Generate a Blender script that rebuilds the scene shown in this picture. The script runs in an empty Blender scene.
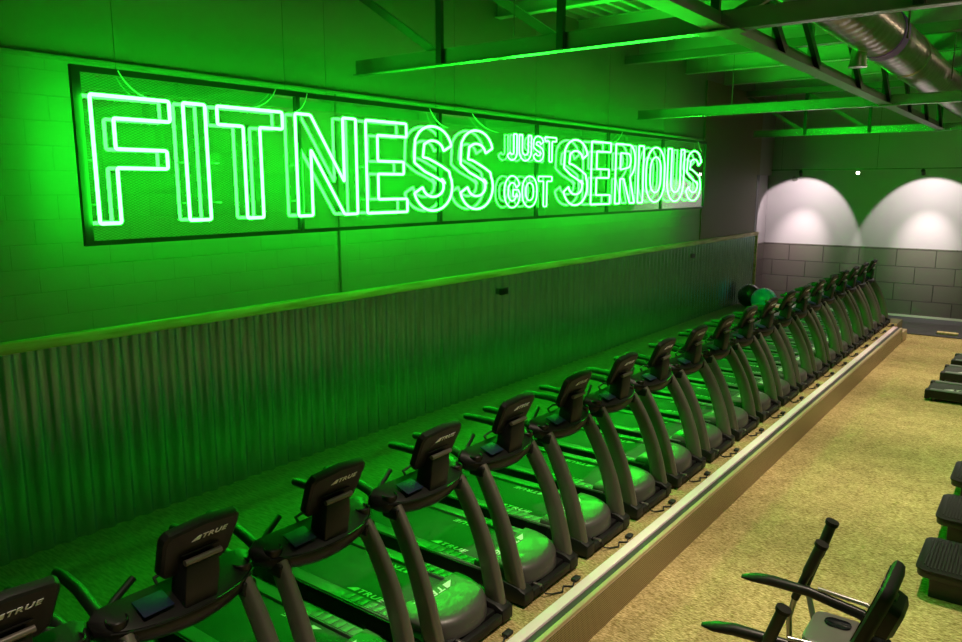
import bpy, bmesh, math, random
from mathutils import Vector, Matrix
random.seed(7)
S = bpy.context.scene
COL = S.collection
PI = math.pi

# ------------------------------------------------------------------ helpers
class MB:
    """collects simple shapes; build() links them as one mesh object"""
    def __init__(s): s.v = []; s.f = []
    def _add(s, vs, fs):
        n = len(s.v); s.v += [tuple(p) for p in vs]; s.f += [tuple(i + n for i in f) for f in fs]; return s
    def box(s, x0, x1, y0, y1, z0, z1):
        vs = [(x, y, z) for z in (z0, z1) for y in (y0, y1) for x in (x0, x1)]
        return s._add(vs, [(0,2,3,1),(4,5,7,6),(0,1,5,4),(2,6,7,3),(0,4,6,2),(1,3,7,5)])
    def bar(s, a, b, w, h, up=(0,0,1)):
        a = Vector(a); b = Vector(b); d = (b - a).normalized(); u = Vector(up)
        if abs(d.dot(u)) > .98: u = Vector((1,0,0))
        r = d.cross(u).normalized(); u = r.cross(d).normalized()
        vs = []
        for p in (a, b):
            for i, j in ((-1,-1),(1,-1),(1,1),(-1,1)): vs.append(p + r*w/2*i + u*h/2*j)
        return s._add(vs, [(3,2,1,0),(4,5,6,7),(0,1,5,4),(1,2,6,5),(2,3,7,6),(3,0,4,7)])
    def loft(s, rings, cap=True, closed=False):
        n = len(rings[0]); vs = [p for r in rings for p in r]; fs = []
        m = len(rings)
        for i in range(m if closed else m - 1):
            j = (i + 1) % m
            for k in range(n):
                l = (k + 1) % n
                fs.append((i*n + k, i*n + l, j*n + l, j*n + k))
        if cap and not closed:
            fs.append(tuple(range(n))[::-1]); fs.append(tuple((m-1)*n + k for k in range(n)))
        return s._add(vs, fs)
    def tube(s, pts, r, n=8, closed=False, ry=None):
        P = [Vector(p) for p in pts]; m = len(P); rings = []; prev = None
        for i in range(m):
            if closed: t = (P[(i+1) % m] - P[i-1])
            else: t = P[min(i+1, m-1)] - P[max(i-1, 0)]
            t = t.normalized()
            if prev is None:
                u = Vector((1,0,0)) if abs(t.x) < .9 else Vector((0,0,1))
            else: u = prev
            u = (u - t*u.dot(t)).normalized(); w = t.cross(u); prev = u
            rr = r[i] if isinstance(r, (list, tuple)) else r
            rings.append([P[i] + u*rr*math.cos(2*PI*k/n) + w*(ry or rr)*math.sin(2*PI*k/n) for k in range(n)])
        return s.loft(rings, cap=not closed, closed=closed)
    def lathe(s, c, prof, n=24, axis='z'):
        rings = []
        for r, h in prof:
            ring = []
            for k in range(n):
                a = 2*PI*k/n; x, y = r*math.cos(a), r*math.sin(a)
                p = {'z': (x, y, h), 'x': (h, x, y), 'y': (y, h, x)}[axis]
                ring.append((c[0]+p[0], c[1]+p[1], c[2]+p[2]))
            rings.append(ring)
        return s.loft(rings)
    def prism(s, poly, axis, a, b):
        """poly in the plane normal to axis, extruded from a to b"""
        def P(u, v, t): return {'x': (t,u,v), 'y': (u,t,v), 'z': (u,v,t)}[axis]
        return s.loft([[P(u, v, a) for u, v in poly], [P(u, v, b) for u, v in poly]])
    def xf(s, M, start=0):
        s.v = s.v[:start] + [tuple(M @ Vector(p)) for p in s.v[start:]]; return s
    def build(s, name, mat, parent=None, bevel=0, seg=2, smooth=35):
        me = bpy.data.meshes.new(name); me.from_pydata(s.v, [], s.f)
        bm = bmesh.new(); bm.from_mesh(me)
        bmesh.ops.recalc_face_normals(bm, faces=bm.faces)
        if bevel:
            es = [e for e in bm.edges if len(e.link_faces) == 2 and e.calc_face_angle(0) > .6]
            bmesh.ops.bevel(bm, geom=es, offset=bevel, segments=seg, affect='EDGES', profile=.5, clamp_overlap=True)
        bm.to_mesh(me); bm.free()
        if smooth:
            me.shade_smooth(); me.set_sharp_from_angle(angle=math.radians(smooth))
        me.materials.append(mat)
        o = bpy.data.objects.new(name, me); COL.objects.link(o); o.parent = parent
        return o

def tag(o, label=None, cat=None, group=None, kind=None):
    if label: o['label'] = label
    if cat: o['category'] = cat
    if group: o['group'] = group
    if kind: o['kind'] = kind
    return o
def empty(name, loc, label, cat, group=None, rz=0):
    o = bpy.data.objects.new(name, None); COL.objects.link(o); o.location = loc; o.rotation_euler = (0,0,rz)
    o.empty_display_size = .1
    return tag(o, label, cat, group)
KIDS = {}
def copy_tree(o, parent=None, off=None):
    c = o.copy(); COL.objects.link(c); c.parent = parent
    for ch in [x for x in bpy.data.objects if x.parent == o]: copy_tree(ch, c)
    return c
def rrect(cy, cz, w, h, r, n=5):
    pts = []
    for sx, sy, a0 in ((1,1,0),(-1,1,90),(-1,-1,180),(1,-1,270)):
        for k in range(n+1):
            a = math.radians(a0 + 90*k/n)
            pts.append((cy + sx*(w/2 - r) + r*math.cos(a), cz + sy*(h/2 - r) + r*math.sin(a)))
    return pts
def bez(a, b, c, n=12):
    a, b, c = Vector(a), Vector(b), Vector(c)
    return [a*(1-t)**2 + b*2*t*(1-t) + c*t*t for t in [i/n for i in range(n+1)]]

# ------------------------------------------------------------------ materials
def mat(name, col, rough=.5, metal=0, spec=.5, noise=None, bump=None, coat=0):
    m = bpy.data.materials.new(name); m.use_nodes = True; nt = m.node_tree; b = nt.nodes['Principled BSDF']
    b.inputs['Base Color'].default_value = (*col, 1); b.inputs['Roughness'].default_value = rough
    b.inputs['Metallic'].default_value = metal; b.inputs['Specular IOR Level'].default_value = spec
    b.inputs['Coat Weight'].default_value = coat
    if noise or bump:
        tc = nt.nodes.new('ShaderNodeTexCoord'); mp = nt.nodes.new('ShaderNodeMapping')
        nt.links.new(tc.outputs['Object'], mp.inputs['Vector'])
        nz = nt.nodes.new('ShaderNodeTexNoise'); nt.links.new(mp.outputs[0], nz.inputs['Vector'])
        nz.inputs['Detail'].default_value = 4
    if noise:
        col2, scale = noise[0], noise[1]
        nz.inputs['Scale'].default_value = scale
        if len(noise) > 2: mp.inputs['Scale'].default_value = noise[2]
        rp = nt.nodes.new('ShaderNodeMix'); rp.data_type = 'RGBA'
        rp.inputs[6].default_value = (*col, 1); rp.inputs[7].default_value = (*col2, 1)
        mr = nt.nodes.new('ShaderNodeMapRange'); mr.inputs[1].default_value = .35; mr.inputs[2].default_value = .65
        nt.links.new(nz.outputs['Fac'], mr.inputs[0]); nt.links.new(mr.outputs[0], rp.inputs[0])
        nt.links.new(rp.outputs[2], b.inputs['Base Color'])
    if bump:
        nz2 = nz
        if noise:
            nz2 = nt.nodes.new('ShaderNodeTexNoise'); nt.links.new(mp.outputs[0], nz2.inputs['Vector'])
        nz2.inputs['Scale'].default_value = bump[1]
        bp = nt.nodes.new('ShaderNodeBump'); bp.inputs['Strength'].default_value = bump[0]; bp.inputs['Distance'].default_value = .01
        nt.links.new(nz2.outputs['Fac'], bp.inputs['Height']); nt.links.new(bp.outputs[0], b.inputs['Normal'])
    return m

def emis(name, col, st):
    m = bpy.data.materials.new(name); m.use_nodes = True; nt = m.node_tree; nt.nodes.clear()
    e = nt.nodes.new('ShaderNodeEmission'); o = nt.nodes.new('ShaderNodeOutputMaterial')
    e.inputs[0].default_value = (*col, 1); e.inputs[1].default_value = st
    nt.links.new(e.outputs[0], o.inputs[0]); return m

def brick_mat(name, col, col2, mortar, plane, bw, rh, msize, rough, bumpd=.004, spec=.5, zsplit=None, zcol=None, off=(0,0,0)):
    """block courses; plane 'yz' or 'xz'. above zsplit the colour is zcol"""
    m = bpy.data.materials.new(name); m.use_nodes = True; nt = m.node_tree; b = nt.nodes['Principled BSDF']
    tc = nt.nodes.new('ShaderNodeTexCoord'); sp = nt.nodes.new('ShaderNodeSeparateXYZ'); cb = nt.nodes.new('ShaderNodeCombineXYZ')
    nt.links.new(tc.outputs['Object'], sp.inputs[0])
    nt.links.new(sp.outputs['Y' if plane == 'yz' else 'X'], cb.inputs[0]); nt.links.new(sp.outputs['Z'], cb.inputs[1])
    mp = nt.nodes.new('ShaderNodeMapping'); mp.inputs['Location'].default_value = off; nt.links.new(cb.outputs[0], mp.inputs[0])
    br = nt.nodes.new('ShaderNodeTexBrick'); nt.links.new(mp.outputs[0], br.inputs['Vector'])
    br.inputs['Scale'].default_value = 1; br.inputs['Brick Width'].default_value = bw; br.inputs['Row Height'].default_value = rh
    br.inputs['Mortar Size'].default_value = msize; br.inputs['Mortar Smooth'].default_value = .5; br.offset = .5
    br.inputs['Color1'].default_value = (*col, 1); br.inputs['Color2'].default_value = (*col2, 1); br.inputs['Mortar'].default_value = (*mortar, 1)
    nz = nt.nodes.new('ShaderNodeTexNoise'); nz.inputs['Scale'].default_value = 45; nt.links.new(tc.outputs['Object'], nz.inputs['Vector'])
    src = br.outputs['Color']
    ad = nt.nodes.new('ShaderNodeMath'); ad.operation = 'MULTIPLY_ADD'; ad.inputs[1].default_value = -1; ad.inputs[2].default_value = 1
    nt.links.new(br.outputs['Fac'], ad.inputs[0])
    a2 = nt.nodes.new('ShaderNodeMath'); a2.operation = 'MULTIPLY_ADD'; a2.inputs[1].default_value = .22
    nt.links.new(nz.outputs['Fac'], a2.inputs[0]); nt.links.new(ad.outputs[0], a2.inputs[2])
    bp = nt.nodes.new('ShaderNodeBump'); bp.inputs['Strength'].default_value = 1; bp.inputs['Distance'].default_value = bumpd
    nt.links.new(a2.outputs[0], bp.inputs['Height']); nt.links.new(bp.outputs[0], b.inputs['Normal'])
    nt.links.new(src, b.inputs['Base Color']); b.inputs['Roughness'].default_value = rough; b.inputs['Specular IOR Level'].default_value = spec
    return m

def carpet_mat():
    m = bpy.data.materials.new('carpet'); m.use_nodes = True; nt = m.node_tree; b = nt.nodes['Principled BSDF']
    tc = nt.nodes.new('ShaderNodeTexCoord'); mp = nt.nodes.new('ShaderNodeMapping')
    mp.inputs['Scale'].default_value = (22, 75, 22)
    nt.links.new(tc.outputs['Object'], mp.inputs[0])
    nz = nt.nodes.new('ShaderNodeTexNoise'); nz.inputs['Scale'].default_value = 1.3; nz.inputs['Detail'].default_value = 3; nz.inputs['Roughness'].default_value = .6; nz.inputs['Distortion'].default_value = .5
    nt.links.new(mp.outputs[0], nz.inputs['Vector'])
    nb = nt.nodes.new('ShaderNodeTexNoise'); nb.inputs['Scale'].default_value = 4; nb.inputs['Detail'].default_value = 3; nt.links.new(tc.outputs['Object'], nb.inputs['Vector'])
    r = nt.nodes.new('ShaderNodeValToRGB'); e = r.color_ramp.elements
    e[0].position = .34; e[0].color = (.17, .125, .028, 1); e[1].position = .68; e[1].color = (.66, .52, .26, 1)
    k = e.new(.5); k.color = (.36, .285, .12, 1)
    nt.links.new(nz.outputs['Fac'], r.inputs[0])
    mx = nt.nodes.new('ShaderNodeMix'); mx.data_type = 'RGBA'; mx.blend_type = 'MULTIPLY'; mx.inputs[0].default_value = 1
    r2 = nt.nodes.new('ShaderNodeValToRGB'); r2.color_ramp.elements[0].color = (.88, .88, .86, 1); r2.color_ramp.elements[1].color = (1.1, 1.1, 1.1, 1)
    r2.color_ramp.elements[0].position = .35; r2.color_ramp.elements[1].position = .65
    nt.links.new(nb.outputs['Fac'], r2.inputs[0]); nt.links.new(r.outputs[0], mx.inputs[6]); nt.links.new(r2.outputs[0], mx.inputs[7])
    nt.links.new(mx.outputs[2], b.inputs['Base Color']); b.inputs['Roughness'].default_value = .95; b.inputs['Specular IOR Level'].default_value = .1
    bp = nt.nodes.new('ShaderNodeBump'); bp.inputs['Strength'].default_value = .5; bp.inputs['Distance'].default_value = .01
    nt.links.new(nz.outputs['Fac'], bp.inputs['Height']); nt.links.new(bp.outputs[0], b.inputs['Normal'])
    return m

def wood_mat():
    m = bpy.data.materials.new('raw_pine'); m.use_nodes = True; nt = m.node_tree; b = nt.nodes['Principled BSDF']
    tc = nt.nodes.new('ShaderNodeTexCoord'); mp = nt.nodes.new('ShaderNodeMapping'); mp.inputs['Scale'].default_value = (12, .9, 12)
    nt.links.new(tc.outputs['Object'], mp.inputs[0])
    nz = nt.nodes.new('ShaderNodeTexNoise'); nz.inputs['Scale'].default_value = 1.5; nz.inputs['Detail'].default_value = 5; nt.links.new(mp.outputs[0], nz.inputs['Vector'])
    r = nt.nodes.new('ShaderNodeValToRGB'); e = r.color_ramp.elements
    e[0].position = .35; e[0].color = (.48, .33, .14, 1); e[1].position = .6; e[1].color = (.75, .60, .30, 1)
    nt.links.new(nz.outputs['Fac'], r.inputs[0]); nt.links.new(r.outputs[0], b.inputs['Base Color']); b.inputs['Roughness'].default_value = .6
    return m

def perforated_mat(name, base, dark, sc=52, rough=.45, metal=.6):
    """rows of small raised dots / holes, as on tread sheet"""
    m = bpy.data.materials.new(name); m.use_nodes = True; nt = m.node_tree; b = nt.nodes['Principled BSDF']
    tc = nt.nodes.new('ShaderNodeTexCoord'); mp = nt.nodes.new('ShaderNodeMapping'); mp.inputs['Rotation'].default_value = (0, 0, 0)
    nt.links.new(tc.outputs['Object'], mp.inputs[0]); sp = nt.nodes.new('ShaderNodeSeparateXYZ'); nt.links.new(mp.outputs[0], sp.inputs[0])
    outs = []
    for ax in 'YZ':
        k = nt.nodes.new('ShaderNodeMath'); k.operation = 'MULTIPLY'; k.inputs[1].default_value = sc*PI; nt.links.new(sp.outputs[ax], k.inputs[0])
        s_ = nt.nodes.new('ShaderNodeMath'); s_.operation = 'SINE'; nt.links.new(k.outputs[0], s_.inputs[0])
        a = nt.nodes.new('ShaderNodeMath'); a.operation = 'ABSOLUTE'; nt.links.new(s_.outputs[0], a.inputs[0]); outs.append(a)
    p = nt.nodes.new('ShaderNodeMath'); p.operation = 'MULTIPLY'; nt.links.new(outs[0].outputs[0], p.inputs[0]); nt.links.new(outs[1].outputs[0], p.inputs[1])
    r = nt.nodes.new('ShaderNodeValToRGB'); r.color_ramp.elements[0].position = .35; r.color_ramp.elements[0].color = (*base, 1)
    r.color_ramp.elements[1].position = .6; r.color_ramp.elements[1].color = (*dark, 1)
    nt.links.new(p.outputs[0], r.inputs[0]); nt.links.new(r.outputs[0], b.inputs['Base Color'])
    b.inputs['Roughness'].default_value = rough; b.inputs['Metallic'].default_value = metal
    return m

def glass_mat():
    m = bpy.data.materials.new('clear_acrylic'); m.use_nodes = True; nt = m.node_tree; nt.nodes.clear()
    t = nt.nodes.new('ShaderNodeBsdfTransparent'); t.inputs[0].default_value = (.93, .97, .95, 1)
    g = nt.nodes.new('ShaderNodeBsdfGlossy'); g.inputs['Roughness'].default_value = .01; g.inputs[0].default_value = (1,1,1,1)
    lw = nt.nodes.new('ShaderNodeFresnel'); lw.inputs[0].default_value = 1.5
    ma = nt.nodes.new('ShaderNodeMath'); ma.operation = 'MULTIPLY_ADD'; ma.inputs[1].default_value = 1.3; ma.inputs[2].default_value = .20; ma.use_clamp = True
    mx = nt.nodes.new('ShaderNodeMixShader'); o = nt.nodes.new('ShaderNodeOutputMaterial')
    gm = nt.nodes.new('ShaderNodeNewGeometry'); inv = nt.nodes.new('ShaderNodeMath'); inv.operation = 'SUBTRACT'; inv.inputs[0].default_value = 1
    nt.links.new(gm.outputs['Backfacing'], inv.inputs[1]); fm = nt.nodes.new('ShaderNodeMath'); fm.operation = 'MULTIPLY'
    nt.links.new(lw.outputs[0], ma.inputs[0]); nt.links.new(ma.outputs[0], fm.inputs[0]); nt.links.new(inv.outputs[0], fm.inputs[1]); nt.links.new(fm.outputs[0], mx.inputs[0])
    nt.links.new(t.outputs[0], mx.inputs[1]); nt.links.new(g.outputs[0], mx.inputs[2]); nt.links.new(mx.outputs[0], o.inputs[0])
    return m

def mesh_sheet_mat():
    """fine black expanded-metal sheet: diagonal strands with open holes"""
    m = bpy.data.materials.new('black_wire_mesh'); m.use_nodes = True; nt = m.node_tree; nt.nodes.clear()
    tc = nt.nodes.new('ShaderNodeTexCoord'); sp = nt.nodes.new('ShaderNodeSeparateXYZ'); nt.links.new(tc.outputs['Object'], sp.inputs[0])
    def math_(op, a, bv=None, bl=None):
        n = nt.nodes.new('ShaderNodeMath'); n.operation = op
        nt.links.new(a, n.inputs[0])
        if bv is not None: n.inputs[1].default_value = bv
        if bl is not None: nt.links.new(bl, n.inputs[1])
        return n.outputs[0]
    y = math_('MULTIPLY', sp.outputs['Y'], 21.0); z = math_('MULTIPLY', sp.outputs['Z'], 46.0)
    vals = []
    for q in (math_('ADD', y, bl=z), math_('SUBTRACT', y, bl=z)):
        f = math_('FRACT', q); f = math_('SUBTRACT', f, .5); f = math_('ABSOLUTE', f); vals.append(math_('LESS_THAN', f, .055))
    a = math_('MAXIMUM', vals[0], bl=vals[1])
    t = nt.nodes.new('ShaderNodeBsdfTransparent'); d = nt.nodes.new('ShaderNodeBsdfDiffuse'); d.inputs[0].default_value = (.012,.012,.012,1)
    mx = nt.nodes.new('ShaderNodeMixShader'); o = nt.nodes.new('ShaderNodeOutputMaterial')
    nt.links.new(a, mx.inputs[0]); nt.links.new(t.outputs[0], mx.inputs[1]); nt.links.new(d.outputs[0], mx.inputs[2]); nt.links.new(mx.outputs[0], o.inputs[0])
    return m

M = {}
M['carpet'] = carpet_mat()
M['shaded_carpet'] = mat('shade_darkened_carpet', (.13,.12,.075), .9, spec=.1, noise=((.20,.19,.12), 3, (3, 16, 3)), bump=(.3, 60))  # same carpet as the platform front, dimmer light towards the wall put into its colour
M['wood'] = wood_mat()
M['wall'] = brick_mat('painted_block', (.23,.23,.21), (.226,.226,.206), (.212,.212,.195), 'yz', .41, .203, .005, .55, .0025)
M['upper'] = mat('painted_drywall', (.19,.175,.15), .6, bump=(.05, 30))
M['white'] = mat('white_paint', (.28,.25,.265), .6)
M['brown'] = mat('brown_paint', (.15,.105,.055), .6)
M['endwall'] = brick_mat('painted_rubber_block', (.085,.068,.063), (.072,.058,.054), (.022,.018,.017), 'xz', .92, .45, .010, .42, .01, off=(.3,.34,0))
M['corr'] = mat('galvanised_steel', (.50,.64,.74), .27, .92, noise=((.40,.52,.60), 6, (3, 3, .4)))
M['deck'] = mat('ceiling_deck', (.40,.41,.40), .45, .3)
M['steel'] = mat('primed_steel', (.15,.14,.135), .45, .3, noise=((.15,.14,.13), 5))
M['chord'] = mat('painted_chord_steel', (.34,.33,.32), .25, .75)
M['duct'] = mat('galvanised_duct', (.55,.52,.47), .28, .95, noise=((.42,.40,.37), 7))
M['duct_band'] = mat('duct_band', (.36,.14,.95), .5, 0)
M['black_frame'] = mat('black_frame', (.012,.012,.012), .45)
M['blackplas'] = mat('black_plastic', (.009,.0085,.0085), .48, spec=.3, bump=(.06, 160))
M['gloss'] = mat('gloss_black_plastic', (.010,.009,.009), .38, spec=.28)
M['grip'] = mat('rubber_grip', (.012,.012,.012), .5)
M['upright'] = mat('graphite_upright', (.17,.15,.13), .36, .5)
M['belt'] = mat('running_belt', (.034,.034,.034), .6, bump=(.2, 300))
M['rail'] = mat('side_rail', (.13,.13,.13), .38, .1)
M['hood'] = mat('motor_hood', (.065,.058,.056), .42, .0, coat=.1)
M['screen'] = mat('screen_glass', (.006,.007,.009), .08)
M['navy'] = mat('navy_panel', (.010,.016,.05), .6, spec=.15)
M['logo'] = mat('logo_white', (.75,.75,.75), .5)
M['alum'] = mat('aluminium_edge', (.86,.66,.74), .6, .1)
M['lip'] = mat('tan_nosing', (.55,.42,.26), .45, .3)
M['darkch'] = mat('dark_channel', (.05,.04,.045), .5)
M['tread'] = perforated_mat('tread_sheet', (.50,.40,.26), (.10,.07,.04))
M['matrub'] = mat('rubber_mat', (.035,.035,.04), .6, noise=((.05,.05,.055), 20))
M['base_trim'] = mat('pale_base_trim', (.45,.46,.38), .5)
M['black'] = mat('black_metal', (.009,.009,.009), .42)
M['chrome'] = mat('silver_tube', (.42,.40,.38), .3, .9)
M['tray'] = mat('grey_tray', (.10,.095,.085), .35)
M['teal'] = mat('teal_vinyl', (.03,.42,.85), .28, coat=.4)
M['ballblack'] = mat('black_vinyl', (.02,.02,.02), .2, coat=.5)
M['cable'] = mat('cable', (.02,.02,.02), .5)
M['leadwire'] = mat('clear_lead', (.5,.6,.55), .3)
M['neon'] = emis('neon_tube', (.0115, 1.0, .0185), 76.0)
M['lampface'] = emis('lamp_face', (1, .9, .8), 25)
M['glass'] = glass_mat()
M['mesh'] = mesh_sheet_mat()

ZF = -.34      # main floor; the treadmill platform is z = 0
ZD = 5.86      # roof deck underside
YE = 23.0      # end wall
XR = 8.8
# ------------------------------------------------------------------ the room
def struct(name, mb, m, **k):
    o = mb.build(name, m, **k); o['kind'] = 'structure'; return o
struct('floor', MB().box(4.22, XR, -3, YE, ZF-.1, ZF).box(-.3, 4.22, 19.62, YE, ZF-.1, ZF), M['carpet'], smooth=0)
struct('trim_platform', MB().box(3.55, 4.03, -3, 19.62, ZF, 0), M['carpet'], smooth=0)
struct('trim_platform_rear', MB().box(0, 3.55, -3, 19.62, ZF, 0), M['shaded_carpet'], smooth=0)
struct('floor_behind', MB().box(0, 4.03, 19.62, 20.35, ZF, 0), M['shaded_carpet'], smooth=0)
# left wall: painted block, thin ledge, smooth wall above
struct('wall_left', MB().box(-.3, 0, -3, 21.75, ZF, 4.18), M['wall'], smooth=0)
struct('wall_left_upper', MB().box(-.3, -.02, -3, 21.75, 4.18, ZD).box(-.3, -.0, 21.75, YE, 3.42, ZD), M['upper'], smooth=0)
struct('wall_left_recess', MB().box(-.3, -.10, 21.75, YE-.02, 1.50, 3.42), M['white'], smooth=0)
struct('wall_left_recess_lower', MB().box(-.3, -.10, 21.75, YE-.02, ZF, 1.50), M['endwall'], smooth=0)
struct('trim_ledge', MB().prism([(0,4.15),(.035,4.165),(.035,4.185),(-.02,4.20)], 'y', -3, 17.6), M['upper'], smooth=0)
struct('wall_left_board', MB().box(0, .025, 17.6, 21.75, 1.87, ZD-.36), M['brown'], smooth=0)
struct('trim_corner', MB().box(-.02, .03, 21.55, 21.77, 1.87, 3.42), M['black'], smooth=0)
struct('wall_end', MB().box(-.3, XR+.3, YE, YE+.3, 1.50, ZD), M['white'], smooth=0)
struct('wall_end_lower', MB().box(-.3, XR+.3, YE-.02, YE+.3, ZF, 1.50), M['endwall'], smooth=0)
struct('baseboard_end', MB().box(-.1, XR, YE-.05, YE-.02, ZF, ZF+.07), M['base_trim'], smooth=0)
struct('wall_right', MB().box(XR, XR+.3, -3.3, YE, ZF, ZD), M['upper'], smooth=0)
struct('wall_back', MB().box(-.3, XR+.3, -3.3, -3, ZF, ZD), M['upper'], smooth=0)
# ribbed roof deck, ribs along y
prof = []; x = -.3; p = .24
while x < XR + .3:
    prof += [(x, 0), (x+.07, 0), (x+.09, .07), (x+.22, .07), (x+.24, 0)]; x += p
vs = [(a, yy, ZD + b) for a, b in prof for yy in (-3.3, YE+.3)]
fs = [(2*i, 2*i+1, 2*i+3, 2*i+2) for i in range(len(prof)-1)]
dk = MB(); dk._add(vs, fs); dk.box(-.3, XR+.3, -3.3, YE+.3, ZD+.10, ZD+.12)
struct('ceiling', dk, M['deck'], smooth=0)

# corrugated wainscot: one panel, geometry profile with 0.183 m pitch
def corr(y0, y1):
    prof = []; y = y0; p = .183
    while y < y1 - .001:
        prof += [(y + p*i/12, .012 + .040*max(0, min(1, .5 + .75*math.sin(2*PI*i/12)))) for i in range(12)]; y += p
    prof.append((min(y, y1), .012))
    prof = [q for q in prof if q[0] <= y1]
    mb = MB(); vs = []; 
    for yy, xx in prof: vs += [(xx, yy, 0), (xx, yy, 1.80)]
    mb._add(vs, [(2*i, 2*i+1, 2*i+3, 2*i+2) for i in range(len(prof)-1)])
    n = len(prof); vb = []
    for yy, xx in prof: vb += [(.004, yy, 0), (.004, yy, 1.80)]
    mb._add(vb, [(2*i+2, 2*i+3, 2*i+1, 2*i) for i in range(n-1)])
    return mb
struct('trim_corrugated_wainscot', corr(-3, 21.68), M['corr'], smooth=60)
struct('trim_wainscot_rail', MB().box(.0, .10, -3, 21.76, 1.775, 1.865), M['wood'], bevel=.004)
struct('trim_wainscot_post', MB().box(.0, .09, 21.69, 21.76, 0, 1.775), M['wood'], bevel=.003)

# platform edge: aluminium angle, dark channel, nosing, perforated riser
struct('trim_platform_edge', MB().box(4.03, 4.115, -3, 19.10, ZF, .012), M['alum'], bevel=.003)
struct('trim_edge_channel', MB().box(4.115, 4.175, -3, 19.10, ZF, -.008), M['darkch'], smooth=0)
struct('trim_edge_nosing', MB().box(4.175, 4.215, -3, 19.06, ZF, .004), M['lip'], bevel=.003)
struct('trim_riser', MB().box(4.215, 4.222, -3, 19.04, ZF, -.022), M['tread'], smooth=0)
struct('trim_edge_stub', MB().box(4.06, 4.24, 19.12, 19.62, ZF, -.10), M['lip'], bevel=.01)
struct('floor_rubber', MB().box(.6, 6.4, 20.35, 22.94, ZF, ZF+.02), M['matrub'], smooth=0)
tag(MB().box(4.72, 5.15, 20.62, 20.80, ZF+.021, ZF+.07).build('wooden_plank', M['wood'], bevel=.004),
    'short pale wooden plank lying on the black rubber strip at the far end', 'plank')

# ------------------------------------------------------------------ roof steel
def truss(yc, label, first=False, far=False):
    t = empty('roof_truss', (0, yc, 0), label, 'truss', 'roof trusses across the room')
    ch = MB(); zb, zt = 4.36, 5.36
    ch.box(.25, 8.55, -.014, .014, zb, zb+.15).box(.25, 8.55, -.055, .055, zb-.012, zb)
    ch.build('bottom_chord', M['chord'], t, smooth=0)
    MB().box(-.02, 8.82, -.09, .09, zt, zt+.14).build('top_chord', M['steel'], t, smooth=0)
    for i in range(0, 7):
        if i == 0 or (far and i < 3): continue
        xn = .06 + 1.447*i
        if xn > 8.6: break
        MB().box(xn-.035, xn+.035, -.06, -.014, zb, zt).build('web_post', M['black'], t, smooth=0)
        x2 = xn - 1.447 if i <= 3 else xn + 1.447
        if i == 4: MB().bar((xn, .04, zt), (xn+1.447, .04, zb+.06), .05, .08).build('web_diagonal', M['steel'], t, smooth=0); continue
        if 0 <= x2 <= 8.8:
            MB().bar((xn, .04, zb+.06), (max(x2, .02), .04, zt), .05, .08).build('web_diagonal', M['steel'], t, smooth=0)
        if i == 3 and first:
            MB().bar((xn, .04, zb+.06), (xn+.55, .04, zb+.30), .05, .08).build('web_diagonal', M['steel'], t, smooth=0)
    MB().box(4.25, 4.62, -.10, .10, zb-.02, zb-.012).build('splice_plate', M['steel'], t, smooth=0)
    return t
truss(6.36, 'nearest green-lit steel roof truss, its bottom chord crossing above the long sign', True)
truss(13.6, 'middle steel roof truss, its chord ending above the last letters of the sign', False, True)
truss(20.35, 'farthest steel roof truss, in front of the end wall')
g = empty('girder_truss', (4.43, 0, 0), 'long steel girder truss running away down the room beside the round duct', 'truss')
MB().box(-.012, .012, -3, 20.2, 4.376, 4.50).box(-.085, .085, -3, 20.2, 4.362, 4.376).build('bottom_chord', M['steel'], g, smooth=0)
MB().box(-.07, .07, -3, 22.98, 5.36, 5.50).build('top_chord', M['steel'], g, smooth=0)
for yn in (2.2, 4.3, 8.0, 9.3, 11.5, 13.65, 15.7, 17.8, 19.9):
    MB().bar((.04, yn, 4.42), (.04, yn-1.55, 5.38), .05, .09).build('web_diagonal', M['black'], g, smooth=0)
    MB().box(-.06, -.012, yn-.1, yn-.03, 4.38, 5.36).build('web_post', M['steel'], g, smooth=0)
for k in range(9):
    yj = 4.8 + 2.33*k
    o = MB().box(-.02, 8.82, yj-.009, yj+.009, 5.52, 5.84).box(-.02, 8.82, yj-.075, yj+.075, 5.505, 5.52).box(-.02, 8.82, yj-.075, yj+.075, 5.84, 5.855).build('roof_joist', M['deck'], smooth=0)
    tag(o, 'pale steel roof joist under the ribbed deck, number %s counted from the camera end' % ['one','two','three','four','five','six','seven','eight','nine'][k], 'joist', 'roof joists')
# thin hanger rods from the deck
for i, (x, y, z0, z1, lab) in enumerate(((2.45, 6.30, 4.53, 5.86, 'thin rod from the deck down to the nearest truss chord'), (1.1, 16.2, 4.75, 5.86, 'thin rod hanging free below the deck before the brown end of the wall'))):
    tag(MB().tube([(x, y, z0), (x, y, z1)], .007, 6).build('hanger_rod', M['steel']), lab, 'rod')

# spiral duct
XD, ZDu, RD = 4.87, 4.89, .28
d = empty('spiral_duct', (XD, 0, ZDu), 'large round galvanised spiral duct running down the room under the ceiling', 'duct')
rings = []
y = -2.9; k = 0
while y < 21.2:
    r = RD + (.006 if k % 2 else 0)
    rings += [(r, y), (r, y+.06)]; y += .12 ; k += 1
MB().lathe((0,0,0), rings, 32, 'y').build('duct_body', M['duct'], d, smooth=50)
for yb in (10.2, 12.2, 16.4): MB().lathe((0,0,0), [(RD+.002, yb), (RD+.02, yb+.01), (RD+.02, yb+.30 if yb < 11 else yb+.05), (RD+.002, yb+.33 if yb < 11 else yb+.06)], 32, 'y').build('duct_band', M['duct_band'] if yb < 11 else M['duct'], d, smooth=30)
br = MB().tube([(-.10, 9.9, -.2), (-.12, 9.9, -.30), (-.12, 9.9, -.42)], .09, 16).build('branch_stub', M['duct'], d, smooth=40)
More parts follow.
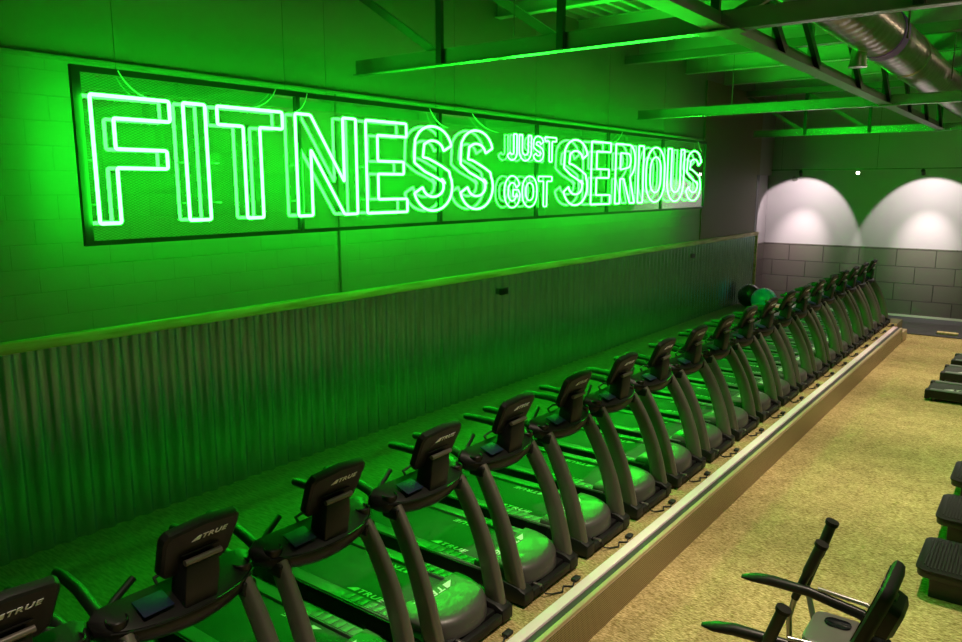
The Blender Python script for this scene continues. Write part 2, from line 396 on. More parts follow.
MB().lathe((-.12, 9.9, -.43), [(.10,0),(.10,.03)], 16).build('stub_collar', M['duct'], br, smooth=30)
MB().tube([(-.31, -2.9, -.12), (-.31, 21.2, -.12)], .014, 8).build('conduit', M['steel'], d)
for yb in (4.5, 10.3, 14.6, 18.8):
    for s in (-1, 1): MB().box(s*(RD+.02)-.01, s*(RD+.02)+.01, yb-.02, yb+.02, -.1, ZD-ZDu).build('hanger_strap', M['steel'], d, smooth=0)

# ------------------------------------------------------------------ track light at the end wall
tr = empty('track_light', (2.9, 21.4, 3.54), 'slim black lighting track with spot heads hung before the far end wall', 'light')
MB().box(-2.45, 4.2, -.018, .018, -.012, .012).build('track', M['black'], tr, smooth=0)
for x in (-2.2, 0.1, 2.4): MB().tube([(x,0,.012),(x,0,ZD-3.54)], .005, 6).build('suspension_cable', M['cable'], tr)
def head(x, aim, lit):
    hp = Vector((x, 0, -.09)); a = Vector(aim).normalized()
    mb = MB().tube([hp - a*.07, hp + a*.07], .045, 14); mb.box(x-.012, x+.012, -.012, .012, -.07, -.012)
    h = mb.build('spot_head', M['black'], tr, smooth=40)
    f = MB().tube([hp + a*.0705, hp + a*.073], .038, 14).build('lamp_lens', M['lampface'], h, smooth=40)
    return Vector((2.9, 21.4, 3.54)) + hp + a*.09
LP1 = head(-1.70, (-.2, 1.2, -1), True)
LP2 = head(1.12, (.02, 1.2, -1), True)
LP3 = head(-.32, (3.9, -21.9, -.45), True)
tag(MB().tube([(.64, 22.99, 3.32), (.64, 22.93, 3.32)], .07, 16).tube([(.64,22.93,3.32),(.64,22.90,3.32)], .035, 12).build('wall_speaker', M['tray']), 'small round grey fitting on the far end wall below the lighting track', 'fitting')

# ------------------------------------------------------------------ wall bits
for (y, lab) in ((9.52, 'black outlet box on the corrugated wall below the middle of the sign'), (17.09, 'black outlet box near the far end of the corrugated wall')):
    ob = empty('outlet_box', (.05, y, 1.53), lab, 'outlet')
    MB().box(0, .04, -.10, .10, -.05, .05).build('box_body', M['black'], ob, bevel=.005)
    MB().box(.04, .044, -.08, .08, -.035, .035).build('cover_plate', M['gloss'], ob)
tag(MB().tube([(.012, 6.24, 1.87), (.012, 6.24, 4.15)], .012, 8).build('conduit', M['steel']), 'thin vertical conduit running up the block wall behind the sign between T and N', 'conduit')

# ------------------------------------------------------------------ exercise balls
for nm, x, y, r, m_, lab in (('exercise_ball', .50, 20.02, .30, 'ballblack', 'shiny black exercise ball against the corrugated wall'), ('exercise_ball', 1.07, 19.35, .31, 'teal', 'teal exercise ball in front of the black one')):
    mb = MB(); rings = []
    for i in range(1, 24):
        a = PI*i/24; rings.append([(r*math.sin(a)*math.cos(2*PI*k/36), r*math.sin(a)*math.sin(2*PI*k/36), r + (r+(.0015 if i % 3 == 0 else 0))*math.cos(a)) for k in range(36)])
    mb.loft(rings); b = mb.build(nm, M[m_], smooth=60); b.location = (x, y, 0); tag(b, lab, 'ball')
    MB().lathe((0,0,2*r-.004), [(.02,0),(.02,.006),(.008,.008)], 12).build('valve_plug', M['logo'], b)

# ------------------------------------------------------------------ the sign
KS = (6.8-.625)/6.615; SX = .55       # plane of the frame; tubes stand in front of it
sg = empty('neon_sign', (SX, 3.25, 2.61), 'long green neon sign reading FITNESS JUST GOT SERIOUS in a black frame', 'sign')
def sbuild(mb, name, m, parent=None, **k):
    mb.xf(Matrix.Translation((-SX, -3.25, -2.61))) if parent in (None, sg) else mb.xf(Matrix.Translation((-SX, -3.25, -2.61)))
    return mb.build(name, m, parent or sg, **k)
FY = [(3.22 + 2.375*i)*KS for i in range(7)]
Z0, Z1 = 2.643, 4.05
for i in range(6):
    a, b = FY[i], FY[i+1]; w = .045 if i == 0 else .03
    mb = MB().box(SX-.02, SX+.02, a+.002, b-.002, Z1-.05, Z1).box(SX-.02, SX+.02, a+.002, b-.002, Z0, Z0+.04)
    mb.box(SX-.02, SX+.02, a+.002, a+(.07 if i == 0 else .028), Z0+.04, Z1-.05).box(SX-.02, SX+.02, b-.028, b-.002, Z0+.04, Z1-.05)
    pf = sbuild(mb, 'panel_frame', M['black_frame'], smooth=0)
    g1 = MB().box(SX-.006, SX-.003, a+.03, b-.03, Z0+.04, Z1-.05); sbuild(g1, 'glass_pane', M['glass'], pf, smooth=0)
    g2 = MB(); g2._add([(SX-.012, a+.03, Z0+.04), (SX-.012, b-.03, Z0+.04), (SX-.012, b-.03, Z1-.05), (SX-.012, a+.03, Z1-.05)], [(0,1,2,3)])
    sbuild(g2, 'wire_mesh', M['mesh'], pf, smooth=0)
# letters: outlines in (y, z)
XT = SX + .075
def round_poly(pts, r=.02, n=4):
    out = []; m = len(pts)
    for i in range(m):
        p0, p1, p2 = Vector(pts[i-1]), Vector(pts[i]), Vector(pts[(i+1) % m])
        d0, d1 = (p0-p1), (p2-p1); l = min(r, d0.length*.45, d1.length*.45)
        a, b = p1 + d0.normalized()*l, p1 + d1.normalized()*l
        for k in range(n+1):
            t = k/n; out.append(a*(1-t)**2 + p1*2*t*(1-t) + b*t*t)
    return out
def stroke(center, w):
    """closed outline around a centre line with butt ends"""
    P = [Vector(p) for p in center]; L = []; Rr = []
    for i in range(len(P)):
        t = (P[min(i+1, len(P)-1)] - P[max(i-1, 0)]).normalized(); n = Vector((-t.y, t.x))
        L.append(P[i] + n*w/2); Rr.append(P[i] - n*w/2)
    return L + Rr[::-1]
def arc(cx, cz, rx, rz, a0, a1, n=12):
    return [(cx + rx*math.cos(math.radians(a0 + (a1-a0)*k/n)), cz + rz*math.sin(math.radians(a0 + (a1-a0)*k/n))) for k in range(n+1)]
def letter(ch, y0, y1, z0, z1, w, r=.015):
    y0 *= KS; y1 *= KS; z0 = 3.121 + (z0-3.121)*KS; z1 = 3.121 + (z1-3.121)*KS; w *= KS
    W, H = y1-y0, z1-z0; loops = []
    U = lambda pts: [(y0 + a, z0 + b) for a, b in pts]
    rz_ = round_poly
    if ch == 'F': loops.append(rz_(U([(0,0),(w,0),(w,H*.44),(W*.93,H*.44),(W*.93,H*.59),(w,H*.59),(w,H-.17*H),(W,H-.17*H),(W,H),(0,H)])))
    if ch == 'I': loops.append(rz_(U([(0,0),(W,0),(W,H),(0,H)])))
    if ch == 'T': loops.append(rz_(U([(W/2-w/2,0),(W/2+w/2,0),(W/2+w/2,H*.84),(W,H*.84),(W,H),(0,H),(0,H*.84),(W/2-w/2,H*.84)])))
    if ch == 'N': loops.append(rz_(U([(0,0),(w,0),(w,H*.66),(W-w*1.05,0),(W,0),(W,H),(W-w,H),(W-w,H*.34),(w*1.05,H),(0,H)])))
    if ch == 'E': loops.append(rz_(U([(0,0),(W,0),(W,H*.15),(w,H*.15),(w,H*.43),(W*.92,H*.43),(W*.92,H*.57),(w,H*.57),(w,H*.85),(W,H*.85),(W,H),(0,H)])))
    if ch == 'S':
        cx = W/2; rx = W/2 - w/2; rt = H*.25 - w*.25
        c = arc(cx, H-w/2-rt, rx, rt, 12, 150, 10) + [(w/2 + rx*.05, H*.60)] + [(cx-rx*.45, H*.545), (cx, H*.505), (cx+rx*.45, H*.46)] + [(W-w/2-rx*.05, H*.40)] + arc(cx, w/2+rt, rx, rt, 30, -168, 13)
        loops.append(rz_(U(stroke(c, w)), .012, 2))
    if ch == 'U':
        c = [(w/2, H)] + [(w/2, H*.6)] + arc(W/2, W/2*.9, W/2-w/2, W/2*.9-w/2, 180, 360, 14) + [(W-w/2, H*.6), (W-w/2, H)]
        loops.append(rz_(U(stroke(c, w)), .01, 2))
    if ch == 'J':
        c = arc(W/2-.0, W/2*.9, W/2-w/2, W/2*.9-w/2, 200, 360, 12) + [(W-w/2, H*.6), (W-w/2, H)]
        loops.append(rz_(U(stroke(c, w)), .01, 2))
    if ch in 'O':
        for o in (0, w):
            rx = W/2 - o; rr = rx*.95
            loops.append(U(arc(W/2, H-o-rr, rx, rr, 0, 180, 12) + arc(W/2, o+rr, rx, rr, 180, 360, 12)))
    if ch == 'G':
        c = arc(W/2, H-w/2-(W/2-w/2), W/2-w/2, W/2-w/2, 20, 180, 10) + arc(W/2, W/2, W/2-w/2, W/2-w/2, 180, 360, 12) + [(W-w/2, H*.46), (W*.55, H*.46)]
        loops.append(rz_(U(stroke(c, w)), .01, 2))
    if ch == 'R':
        rr = H*.27
        loops.append(rz_(U([(0,0),(w,0),(w,H*.42),(W*.42,H*.42),(W-w,0),(W,0),(W*.74,H*.45)] + [(W-rr*.9+rr*.9*math.cos(math.radians(a)), H-rr+rr*math.sin(math.radians(a))) for a in range(-60, 91, 15)] + [(0,H)]), .012, 2))
        r2 = rr - w*.85
        loops.append(rz_(U([(w,H-w*.85),(w,H*.57)] + [(W-w-r2*.9+r2*.9*math.cos(math.radians(a)), H-rr+r2*math.sin(math.radians(a))) for a in range(-90, 91, 18)]), .012, 2))
    mb = MB()
    for lp in loops: mb.tube([(XT, a, b) for a, b in lp], r, 7, closed=True)
    o = sbuild(mb, 'neon_letter', M['neon'], smooth=70)
    # small stand-offs carrying the tube
    st = MB()
    for a, b in ((y0+w*.0, z0+H*.5), (y0+w*.0, z0+H*.15)) if ch not in 'SOGJ' else ((y0+W*.5, z0), (y0+W*.5, z1)):
        st.tube([(SX, a, b), (XT-r*.6, a, b)], .006, 6)
    sbuild(st, 'standoff', M['leadwire'], o)
ZA, ZB = 2.80, 3.88
for ch, a, b, w in (('F',3.33,4.05,.19),('I',4.19,4.42,.20),('T',4.55,5.33,.20),('N',5.50,6.38,.20),('E',6.54,7.24,.19),('S',7.36,8.14,.18),('S',8.30,9.07,.18),
                    ('S',11.03,11.84,.18),('E',11.97,12.68,.19),('R',12.88,13.68,.19),('I',13.83,14.05,.20),('O',14.18,15.06,.19),('U',15.20,16.06,.19),('S',16.20,17.04,.18)):
    letter(ch, a, b, ZA, ZB, w)
for ch, a, b in (('J',9.42,9.68),('U',9.74,10.07),('S',10.12,10.42),('T',10.46,10.80)): letter(ch, a, b, 3.50, 3.88, .085, .011)
for ch, a, b in (('G',9.36,9.77),('O',9.83,10.24),('T',10.28,10.68)): letter(ch, a, b, 2.80, 3.27, .10, .011)
# hanging cables and curved supply leads
for i, y in enumerate((3.62, 5.45, 6.02, 7.9, 8.3, 10.3, 12.7, 15.1, 17.3)):
    y *= KS
    sbuild(MB().tube([(SX, y, Z1), (SX, y+.004, 4.95), (SX, y, ZD)], .0035, 6), 'hanging_cable', M['steel'])
for a, b in ((3.62, 3.92), (5.30, 4.85), (5.72, 5.45), (7.75, 8.05), (8.65, 9.2), (13.2, 12.6), (16.9, 17.05)):
    a *= KS; b *= KS
    sbuild(MB().tube(bez((SX+.03, a, Z1-.01), (SX+.06, (a*.7+b*.3), 3.85), (XT, b, 3.829), 10), .005, 6), 'supply_lead', M['leadwire'])

# ------------------------------------------------------------------ text helper
def text_mesh(txt, size, name, m, parent, M4, shear=.25, sx=1.35, ext=.0012):
    cu = bpy.data.curves.new(name, 'FONT'); cu.body = txt; cu.size = size; cu.extrude = ext; cu.shear = shear; cu.offset = size*.018; cu.space_character = 1.15
    o = bpy.data.objects.new(name, cu); COL.objects.link(o); bpy.context.view_layer.update()
    dg = bpy.context.evaluated_depsgraph_get(); me = bpy.data.meshes.new_from_object(o.evaluated_get(dg)); bpy.data.objects.remove(o)
    bm = bmesh.new(); bm.from_mesh(me)
    # the small slanted emblem before the word
    s = size
    vs = [(-.95*s, 0), (-.12*s, 0), (.02*s, .68*s), (-.28*s, .68*s)]
    lo = [bm.verts.new((a, b, -ext)) for a, b in vs]; hi = [bm.verts.new((a, b, ext)) for a, b in vs]
    bm.faces.new(lo[::-1]); bm.faces.new(hi)
    for i in range(4): bm.faces.new((lo[i], lo[(i+1) % 4], hi[(i+1) % 4], hi[i]))
    bmesh.ops.scale(bm, vec=(sx, 1, 1), verts=bm.verts)
    cx = (max(v.co.x for v in bm.verts) + min(v.co.x for v in bm.verts))/2
    bmesh.ops.translate(bm, vec=(-cx, 0, 0), verts=bm.verts)
    bmesh.ops.transform(bm, matrix=M4, verts=bm.verts)
    bm.to_mesh(me); bm.free(); me.materials.clear(); me.materials.append(m); me.name = name
    ob = bpy.data.objects.new(name, me); COL.objects.link(ob); ob.parent = parent; return ob
def frame(xa, ya, loc):
    xa = Vector(xa).normalized(); ya = Vector(ya).normalized(); za = xa.cross(ya)
    m = Matrix((xa, ya, za)).transposed().to_4x4(); m.translation = Vector(loc); return m

# ------------------------------------------------------------------ treadmill
def make_treadmill():
    t = empty('treadmill', (0,0,0), '-', 'treadmill', 'row of treadmills on the raised platform')
    # deck under the belt
    MB().box(-.95, .62, -.29, .29, .07, .165).build('deck', M['blackplas'], t, bevel=.006)
    b = MB().box(-.985, .60, -.268, .268, .166, .178).build('running_belt', M['belt'], t, bevel=.004)
    text_mesh('TRUE', .072, 'belt_logo', M['logo'], b, frame((1,0,0), (0,1,0), (.12, -.235, .1785)))
    text_mesh('TRUE', .072, 'belt_logo', M['logo'], b, frame((-1,0,0), (0,-1,0), (.02, .235, .1785)))
    for s in (-1, 1):
        y0, y1 = sorted((s*.275, s*.385))
        r = MB().box(-.96, .62, y0, y1, .05, .197).build('side_rail', M['rail'], t, bevel=.012)
        rb = MB()
        for i in range(7): rb.box(.02+i*.075, .02+i*.075+.068, min(s*.285, s*.372), max(s*.285, s*.372), .1965, .2005)
        rb.build('foot_pad', M['rail'], r, bevel=.0015)
        MB().box(-.96, .6, min(s*.385, s*.397), max(s*.385, s*.397), .06, .185).build('rail_skirt', M['blackplas'], r)
        c = MB().box(-1.03, -.95, min(s*.262, s*.395), max(s*.262, s*.395), .03, .19).build('end_cap', M['blackplas'], t, bevel=.02, seg=3)
        MB().lathe((-.9, s*.33, 0), [(.035,0),(.035,.05)], 12).build('rear_foot', M['grip'], t)
    MB().tube([(-.985, -.265, .12), (-.985, .265, .12)], .045, 14).build('rear_roller', M['grip'], t)
    # domed motor hood, front edge curved in plan
    rings = []
    for zz, k, fx in ((.10, 1.0, .43), (.195, 1.0, .42), (.218, .985, .405), (.234, .955, .38), (.243, .90, .34), (.248, .75, .26), (.250, .5, .15)):
        ring = []
        n = 26
        for i in range(n+1):
            a = -PI/2 + PI*i/n
            ring.append((.52 + fx*abs(math.cos(a))**.85, .375*k*math.copysign(abs(math.sin(a))**.8, math.sin(a)), zz))
        back = .50 + (1-k)*.10
        ring += [(back, .372*k, zz - .0), (back, 0, zz), (back, -.372*k, zz)]
        rings.append(ring)
    h = MB().loft(rings).build('motor_hood', M['hood'], t, smooth=50)
    v = MB()
    for i in range(4):
        pts = [(.535 + .405*math.cos(a)**.85, .375*math.sin(a)*1.0, .105 + i*.018) for a in [PI*k/18 for k in range(-3, 4)]]
        v.tube(pts, .005, 5)
    v.build('vent_slats', M['upright'], h)
    text_mesh('TRUE', .085, 'hood_logo', M['logo'], h, frame((0,-1,0), (1,0,0), (.565, .0, .2515)))
    MB().box(.50, .93, -.372, .372, .02, .11).build('front_frame', M['blackplas'], t, bevel=.012)
    fl = MB().box(.945, 1.0, -.27, .27, .03, .10).build('front_bumper', M['blackplas'], t, bevel=.012)
    MB().box(.93, 1.003, -.19, -.16, .088, .108).build('power_inlet', M['duct'], fl, bevel=.006)
    for s in (-1, 1):
        # foot block and leaning upright
        mb = MB(); y0, y1 = sorted((s*.27, s*.40))
        mb.prism([(.58,.02),(1.0,.02),(1.0,.12),(.93,.15),(.62,.19),(.58,.16)], 'y', y0, y1)
        f = mb.build('upright_foot', M['blackplas'], t, bevel=.012)
        path = bez((.885, s*.345, .12), (.80, s*.36, .62), (.53, s*.335, 1.0), 14)
        rings = []
        for i, p_ in enumerate(path):
            tg = (path[min(i+1, 14)] - path[max(i-1, 0)]).normalized(); side = Vector((0,1,0)); fw = side.cross(tg).normalized()
            u = i/14; wx = .082 - .016*u; wy = .042 - .006*u
            ring = []
            for k in range(16):
                a = 2*PI*k/16; c, s2 = math.cos(a), math.sin(a)
                ring.append(p_ + fw*wx*math.copysign(abs(c)**.6, c) + side*wy*math.copysign(abs(s2)**.75, s2))
            rings.append(ring)
        MB().loft(rings).build('upright', M['upright'], t, smooth=60)
        MB().box(.455, .60, s*.335-.045, s*.335+.045, .93, 1.02).build('upright_collar', M['blackplas'], t, bevel=.02, seg=3)
        # handrail sweeping back towards the user
        pts = [(.52, s*.37, 1.04), (.42, s*.375, 1.06), (.30, s*.365, 1.09), (.12, s*.345, 1.115), (-.06, s*.335, 1.12), (-.13, s*.335, 1.115)]
        hr = MB().tube(pts, [.032,.033,.032,.031,.031,.028], 12).build('handrail', M['grip'], t, smooth=60)
        MB().tube([(-.125, s*.335, 1.115), (-.14, s*.335, 1.114)], .024, 12).build('end_plug', M['black'], hr)
        MB().tube([(.45, s*.37, 1.075), (.40, s*.35, 1.09), (.37, s*.285, 1.115), (.34, s*.17, 1.17)], [.012,.013,.019,.019], 10).build('pulse_grip', M['grip'], t, smooth=60)
    # crescent cross panel between the uprights
    rings = []
    N = 20
    for i in range(N+1):
        y = -.445 + .89*i/N; q = y/.445
        xf = .635 - .09*q*q - .05*q**6; xb = .40 - .015*q*q
        zt = 1.085 + .035*abs(q)**2.2; zb = .925 + .06*abs(q)**2 
        if i in (0, N): xf -= .03; zt -= .02; zb += .02; xb += .02
        xm = (xf+xb)/2
        e = 1 - abs(q)**3; zr = zt + .045*e
        rings.append([(xb, y, zb+.02), (xb, y, zr-.02), (xb+.02, y, zr), (xb+.028, y, zr-.003), (xf-.05, y, zt-.025), (xf-.005, y, zt-.055), (xf, y, zt-.075), (xf-.004, y, zb+.035), (xf-.03, y, zb+.006), (xf-.07, y, zb), (xb+.03, y, zb)])
    cp = MB().loft(rings).build('cross_panel', M['gloss'], t, smooth=40)
    MB().loft([[(.475,-.26,1.118),(.59,-.26,1.078),(.59,-.10,1.078),(.475,-.10,1.118)],[(.478,-.26,1.126),(.593,-.26,1.086),(.593,-.10,1.086),(.478,-.10,1.126)]]).build('panel_inlay', M['navy'], cp, bevel=.005)
    tr_ = MB().tube([( .640 - .09*(q*q) - .05*q**6, q*.445, 1.03+.02*q*q) for q in [-.9 + 1.8*i/16 for i in range(17)]], .005, 6).build('panel_trim', M['gloss'], cp)
    for s in (-1, 1):
        MB().lathe((.505, s*.35, 1.028), [(.050,0),(.054,.062),(.049,.068),(.043,.062),(.040,.01),(.0005,.008)], 22).build('cup_holder', M['gloss'], cp, smooth=40)
    MB().tube([(.42, -.08, 1.10), (.39, -.09, 1.15), (.385, .0, 1.165), (.39, .09, 1.15), (.42, .08, 1.10)], .010, 8).build('safety_lever', M['grip'], cp, smooth=60)
    # neck
    mb = MB().loft([[(.47,-.06,1.03),(.61,-.06,1.03),(.61,.13,1.03),(.47,.13,1.03)], [(.49,-.055,1.17),(.625,-.055,1.17),(.625,.145,1.17),(.49,.145,1.17)], [(.53,-.045,1.27),(.625,-.04,1.29),(.625,.145,1.29),(.53,.15,1.27)]])
    nk = mb.build('console_neck', M['blackplas'], t, bevel=.014)
    MB().tube([(.622, -.05, 1.285), (.622, .155, 1.285)], .016, 10).build('tilt_hinge', M['upright'], nk, smooth=50)
    # console: local frame u = y, v = up along the tilted back, n = normal towards the front
    ct, st_ = math.cos(math.radians(24)), math.sin(math.radians(24))
    def C(u, v, n): v *= .92; u = u*.82 + .055; return (.50 + v*st_ + n*ct, u, 1.20 + v*ct - n*st_)
    outl = [(-.20,.0),(.20,.0),(.245,.05),(.268,.27),(.262,.305),(.235,.33),(.0,.352),(-.235,.33),(-.262,.305),(-.268,.27),(-.245,.05)]
    def ring(k, n, dv=0): return [C(u*k, .17 + (v-.17)*k + dv, n) for u, v in outl]
    cs = MB().loft([ring(.95, -.022), ring(1.0, -.015), ring(1.0, .010), ring(.97, .026), ring(.90, .036)]).build('console', M['blackplas'], t, smooth=30)
    MB().loft([ring(.86, -.027), ring(.86, -.021)]).build('display_screen', M['screen'], cs, smooth=30)
    MB().bar(C(-.235, .318, .022), C(-.008, .338, .022), .012, .012).bar(C(.008, .338, .022), C(.235, .318, .022), .012, .012).build('top_seam', M['gloss'], cs, bevel=.003)
    MB().bar(C(-.13, .155, .040), C(.13, .155, .040), .012, .008).build('back_trim', M['gloss'], cs, bevel=.002)
    yl = Vector(C(0,1,0)) - Vector(C(0,0,0))
    text_mesh('TRUE', .040, 'console_logo', M['logo'], cs, frame((0,1,0), yl, C(.05, .235, .0375)))
    MB().tube([(.99,-.165,.10),(1.03,-.16,.035),(1.05,-.10,.012),(1.10,-.02,.010),(1.06,.06,.010),(1.12,.10,.010),(1.09,.18,.010)], .007, 6).build('power_cord', M['cable'], t, smooth=60)
    MB().box(1.06, 1.11, .17, .25, .004, .03).build('cord_plug', M['cable'], t, bevel=.006)
    return t
tm = make_treadmill()
SP = .953; Y0 = 3.84 - 3*SP
words = ['first','second','third','fourth','fifth','sixth','seventh','eighth','ninth','tenth','eleventh','twelfth','thirteenth','fourteenth','fifteenth','sixteenth','seventeenth','eighteenth','nineteenth','twentieth']
NT = 20
for k in range(NT):
    o = tm if k == 0 else copy_tree(tm)
    o.location = (2.9, Y0 + SP*k + (.09 if k == 0 else .04 if k == 1 else 0), 0)
    if k == 0: lab = 'black treadmill cut off at the bottom left corner, nearest the camera'
    elif k == NT-1: lab = 'farthest black treadmill of the platform row, last before the end of the platform'
    else: lab = 'black treadmill on the platform, %s of the row counted from the bottom left corner' % words[k]
    o['label'] = lab
for j, (x, y, lab) in enumerate(((6.33, 14.45, 'black treadmill on the tan carpet at the right edge, nearest of its three'), (6.38, 15.95, 'black treadmill on the tan carpet at the right edge, middle of its three'), (6.42, 17.2, 'black treadmill on the tan carpet at the right edge, farthest of its three'))):
    o = copy_tree(tm); o.location = (x, y, ZF); o['label'] = lab; o['group'] = 'treadmills on the main floor at the right edge'
    text_mesh('TRUE', .11, 'rear_logo', M['logo'], o, frame((1,0,0), (0,1,0), (-.50, -.20, .1795)))

# ------------------------------------------------------------------ step machines at the right edge
def make_step():
    t = empty('step_machine', (0,0,0), '-', 'exercise machine', 'step machines at the right edge')
    out = rrect(.35, 0, .80, .74, .09)
    MB().prism([(a*1.0, b) for a, b in out], 'z', .19, .25).build('base_housing', M['black'], t, bevel=.01)
    MB().prism([(.35+(a-.35)*1.03, b*1.03) for a, b in out], 'z', .25, .27).build('rim', M['gloss'], t, bevel=.004)
    rb = MB()
    for i in range(13):
        x = .0 + i*.027; e = .07 if i == 0 else .035 if i == 1 else .02
        rb.box(x-.006, x+.006, -.335+e, .335-e, .27, .275)
    rb.build('ribbed_footplate', M['grip'], t)
    MB().bar((.44, -.12, .27), (.62, .10, .42), .05, .03).bar((.44, -.28, .27), (.50, -.10, .38), .05, .04).build('link_arm', M['chrome'], t, bevel=.006)
    MB().box(.72, .86, -.12, .12, .0, 1.25).build('mast', M['black'], t, bevel=.03)
    for s in (-1, 1): MB().box(.05, .9, s*.27-.03, s*.27+.03, 0, .20).build('floor_rail', M['black'], t, bevel=.008)
    return t
sm = make_step()
for j, (x, y, lab) in enumerate(((6.17, 7.42, 'black machine with a ribbed footplate at the right edge, nearest of its three'), (6.17, 8.68, 'black machine with a ribbed footplate at the right edge, middle of its three'), (6.17, 9.9, 'black machine with a ribbed footplate at the right edge, farthest of its three'))):
    o = sm if j == 0 else copy_tree(sm); o.location = (x, y, ZF); o['label'] = lab

# ------------------------------------------------------------------ elliptical trainer at the bottom right
EX, EY = 6.2, 3.90
el = empty('elliptical_trainer', (EX, EY, ZF), 'black elliptical trainer at the bottom right with long side arms and tall grips', 'elliptical trainer')
def eb(mb, name, m, parent=None, **k):
    mb.xf(Matrix.Translation((-EX, -EY, -ZF))); return mb.build(name, m, parent or el, **k)
for s in (-1, 1):
    pts = [(5.53, EY+s*.31, .885), (5.60, EY+s*.312, .90), (5.70, EY+s*.305, .915), (5.90, EY+s*.295, .92), (6.20, EY+s*.25, .90)]
    rings = []
    for (x, y, z), (wy, wz) in zip(pts, ((.012,.012),(.045,.022),(.036,.030),(.026,.028),(.024,.032))):
        rings.append([(x, y + wy*math.cos(2*PI*k/14), z + wz*math.sin(2*PI*k/14)) for k in range(14)])
    r = eb(MB().loft(rings), 'side_rail', M['gloss'], smooth=60)
    eb(MB().tube([(5.95, EY+s*.29, .955), (6.22, EY+s*.25, .965)], .012, 8), 'rail_tube', M['chrome'], r, smooth=60)
    if s < 0: dz = -.06
    else: dz = 0
    # inner arm: grip, then silver tube curving down to the body
    gx0 = 5.935 if s > 0 else 5.93
    top = Vector((gx0, EY+s*.345, 1.18+dz)); bot = Vector((5.82, EY+s*.345, .83+dz))
    a = eb(MB().tube([bot + (top-bot)*t for t in (0, .45, .5, 1)], [.022,.024,.029,.029], 14), 'arm_grip', M['grip'], smooth=60)
    eb(MB().tube([top - (top-bot)*.01, top + (top-bot)*.045], [.037,.037], 16), 'grip_cap', M['gloss'], a, smooth=40)
    eb(MB().tube([bot, bot+Vector((-.022,-s*.005,-.12)), bot+Vector((.0,-s*.03,-.30)), bot+Vector((.10,-s*.07,-.50)), bot+Vector((.25,-s*.1,-.66))], .016, 10), 'arm_tube', M['chrome'], a, smooth=60)
    # outer moving arm
    top = Vector((5.935, EY+s*.57, 1.225)); bot = Vector((5.83, EY+s*.56, .83))
    if s < 0: top += Vector((.05, -.02, -.26)); bot += Vector((-.02, -.02, -.22))
    a = eb(MB().tube([bot + (top-bot)*t for t in (0, .45, .5, 1)], [.022,.024,.029,.029], 14), 'arm_grip', M['grip'], smooth=60)
    eb(MB().tube([top - (top-bot)*.01, top + (top-bot)*.045], [.037,.037], 16), 'grip_cap', M['gloss'], a, smooth=40)
    eb(MB().tube([bot, bot+Vector((.03,-s*.02,-.10)), bot+Vector((.10,-s*.10,-.25)), bot+Vector((.25,-s*.2,-.45)), bot+Vector((.45,-s*.26,-.75))], .017, 10), 'arm_tube', M['chrome'], a, smooth=60)
# tray with bottle holder
tp = eb(MB().prism([(EX-.24+a, EY+b) for a, b in rrect(.13, .06, .26, .34, .06)], 'z', .72, .875), 'tray', M['tray'], bevel=.015)
eb(MB().prism([(EX-.24+a, EY+b) for a, b in rrect(.13, .13, .13, .09, .04)], 'z', .875, .882), 'bottle_holder', M['screen'], tp, bevel=.002)
# display head: thick slab tilted towards the user
th = math.radians(19)
def EC(u, v, n): return (6.20 + v*math.sin(th) + n*math.cos(th), EY + .12 + u, .84 + v*math.cos(th) - n*math.sin(th))
def er(k, n, kv=1.0): return [EC(a*k, .21 + (b-.21)*k*kv, n) for a, b in rrect(0, .21, .42, .42, .07)]
hd = eb(MB().loft([er(.93, -.035), er(1.0, -.025), er(1.0, .0), er(.96, .02), er(.8, .035)]), 'display_head', M['blackplas'], smooth=45)
eb(MB().loft([er(.84, -.041), er(.84, -.034)]), 'display_screen', M['screen'], hd, smooth=40)
eb(MB().loft([er(.6, .03, .8), er(.55, .09, .8), er(.4, .11, .8)]), 'head_back', M['gloss'], hd, smooth=40)
eb(MB().tube([EC(-.04,.30,.035), EC(.04,.30,.035)], .02, 12), 'head_button', M['upright'], hd, smooth=40)
eb(MB().loft([[(6.13,EY-.10,ZF+.2),(6.42,EY-.10,ZF+.2),(6.42,EY+.10,ZF+.2),(6.13,EY+.10,ZF+.2)],[(6.16,EY-.08,.4),(6.36,EY-.08,.4),(6.36,EY+.08,.4),(6.16,EY+.08,.4)],[(6.20,EY-.03,.84),(6.34,EY-.03,.86),(6.34,EY+.19,.86),(6.20,EY+.19,.84)]]), 'column', M['blackplas'], bevel=.02)
eb(MB().prism([(6.05,ZF+.04),(6.95,ZF+.04),(7.02,ZF+.30),(6.80,ZF+.62),(6.40,ZF+.60),(6.10,ZF+.30)], 'y', EY-.16, EY+.16), 'flywheel_housing', M['blackplas'], bevel=.03)
eb(MB().box(5.0, 7.0, EY-.10, EY-.03, ZF+.02, ZF+.08).box(5.0, 7.0, EY+.03, EY+.10, ZF+.02, ZF+.08).box(4.98, 5.05, EY-.30, EY+.30, ZF, ZF+.07).box(6.85, 6.93, EY-.32, EY+.32, ZF, ZF+.07), 'floor_frame', M['black'], bevel=.01)
for s in (-1, 1):
    eb(MB().prism(rrect(5.25 + s*.12, EY+s*.20, .36, .15, .05), 'z', ZF+.24, ZF+.28), 'pedal', M['grip'], bevel=.01)
    eb(MB().bar((5.15+s*.12, EY+s*.20, ZF+.22), (6.25, EY+s*.19, ZF+.25), .04, .05), 'pedal_arm', M['black'], bevel=.008)

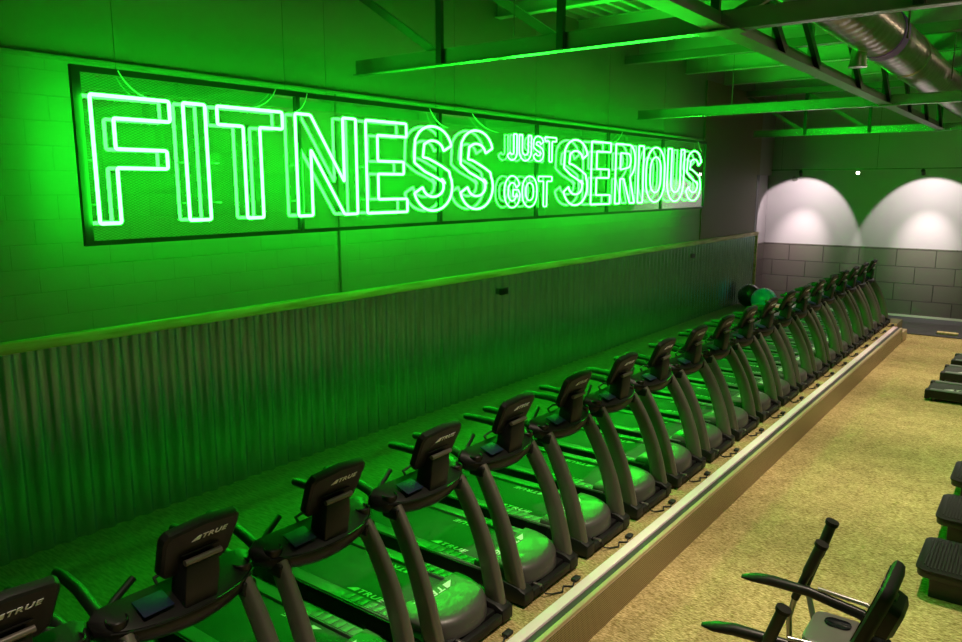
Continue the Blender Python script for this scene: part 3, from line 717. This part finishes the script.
# ------------------------------------------------------------------ lights
def spot(loc, aim, power, col, size, blend, rad=.05):
    l = bpy.data.lights.new('spot', 'SPOT'); l.energy = power; l.color = col; l.spot_size = math.radians(size); l.spot_blend = blend; l.shadow_soft_size = rad
    o = bpy.data.objects.new('spot_lamp', l); COL.objects.link(o); o.location = loc
    o.rotation_euler = (Vector(aim) - Vector(loc)).to_track_quat('-Z', 'Y').to_euler(); return o
WARM = (1.0, .80, .62)
for lp, x in ((LP1, .88), (LP2, 4.05)):
    spot(lp, (x, YE, 2.05), 330, (1, .86, .86), 80, .16, .03)
    spot(lp, (x, YE, 1.50), 620, (1, .87, .84), 46, 1.0, .03)
spot(LP3 + Vector((0,0,-.02)), (5.2, 8, 0), 30, (1, .9, .78), 45, .6)
# ceiling down-lights over the aisle (above and behind the picture)
for i, y in enumerate((1.0, 4.3, 7.6, 10.9, 14.2, 17.5, 20.6)):
    spot((5.45, y, 5.25), (5.25, y, ZF), 980, WARM, 64, .8, .12)

def pt(loc, power, col, rad=.1):
    l = bpy.data.lights.new('lamp', 'POINT'); l.energy = power; l.color = col; l.shadow_soft_size = rad
    o = bpy.data.objects.new('ceiling_lamp', l); COL.objects.link(o); o.location = loc
for y in (5.5, 12.0, 18.0): pt((7.9, y, 5.5), 26, (1, .74, .5))
# ------------------------------------------------------------------ camera and view
cam = bpy.data.cameras.new('camera'); cam.sensor_width = 36; cam.lens = 765/962*36; cam.clip_end = 100
co = bpy.data.objects.new('camera', cam); COL.objects.link(co)
r_ = Vector((.7988214, .60156826, 0)); u_ = Vector((-.10454374, .13882344, .98478356)); f_ = Vector((-.59241453, .78666618, -.17378533))
m4 = Matrix((r_, u_, -f_)).transposed().to_4x4(); m4.translation = (6.8, 0, 3.121)
co.matrix_world = m4; S.camera = co
w = bpy.data.worlds.new('world'); S.world = w; w.use_nodes = True
w.node_tree.nodes['Background'].inputs[0].default_value = (.3, .3, .3, 1); w.node_tree.nodes['Background'].inputs[1].default_value = .01
S.view_settings.view_transform = 'Standard'; S.view_settings.look = 'None'; S.view_settings.gamma = 1; S.view_settings.use_curve_mapping = False
S.view_settings.exposure = 0
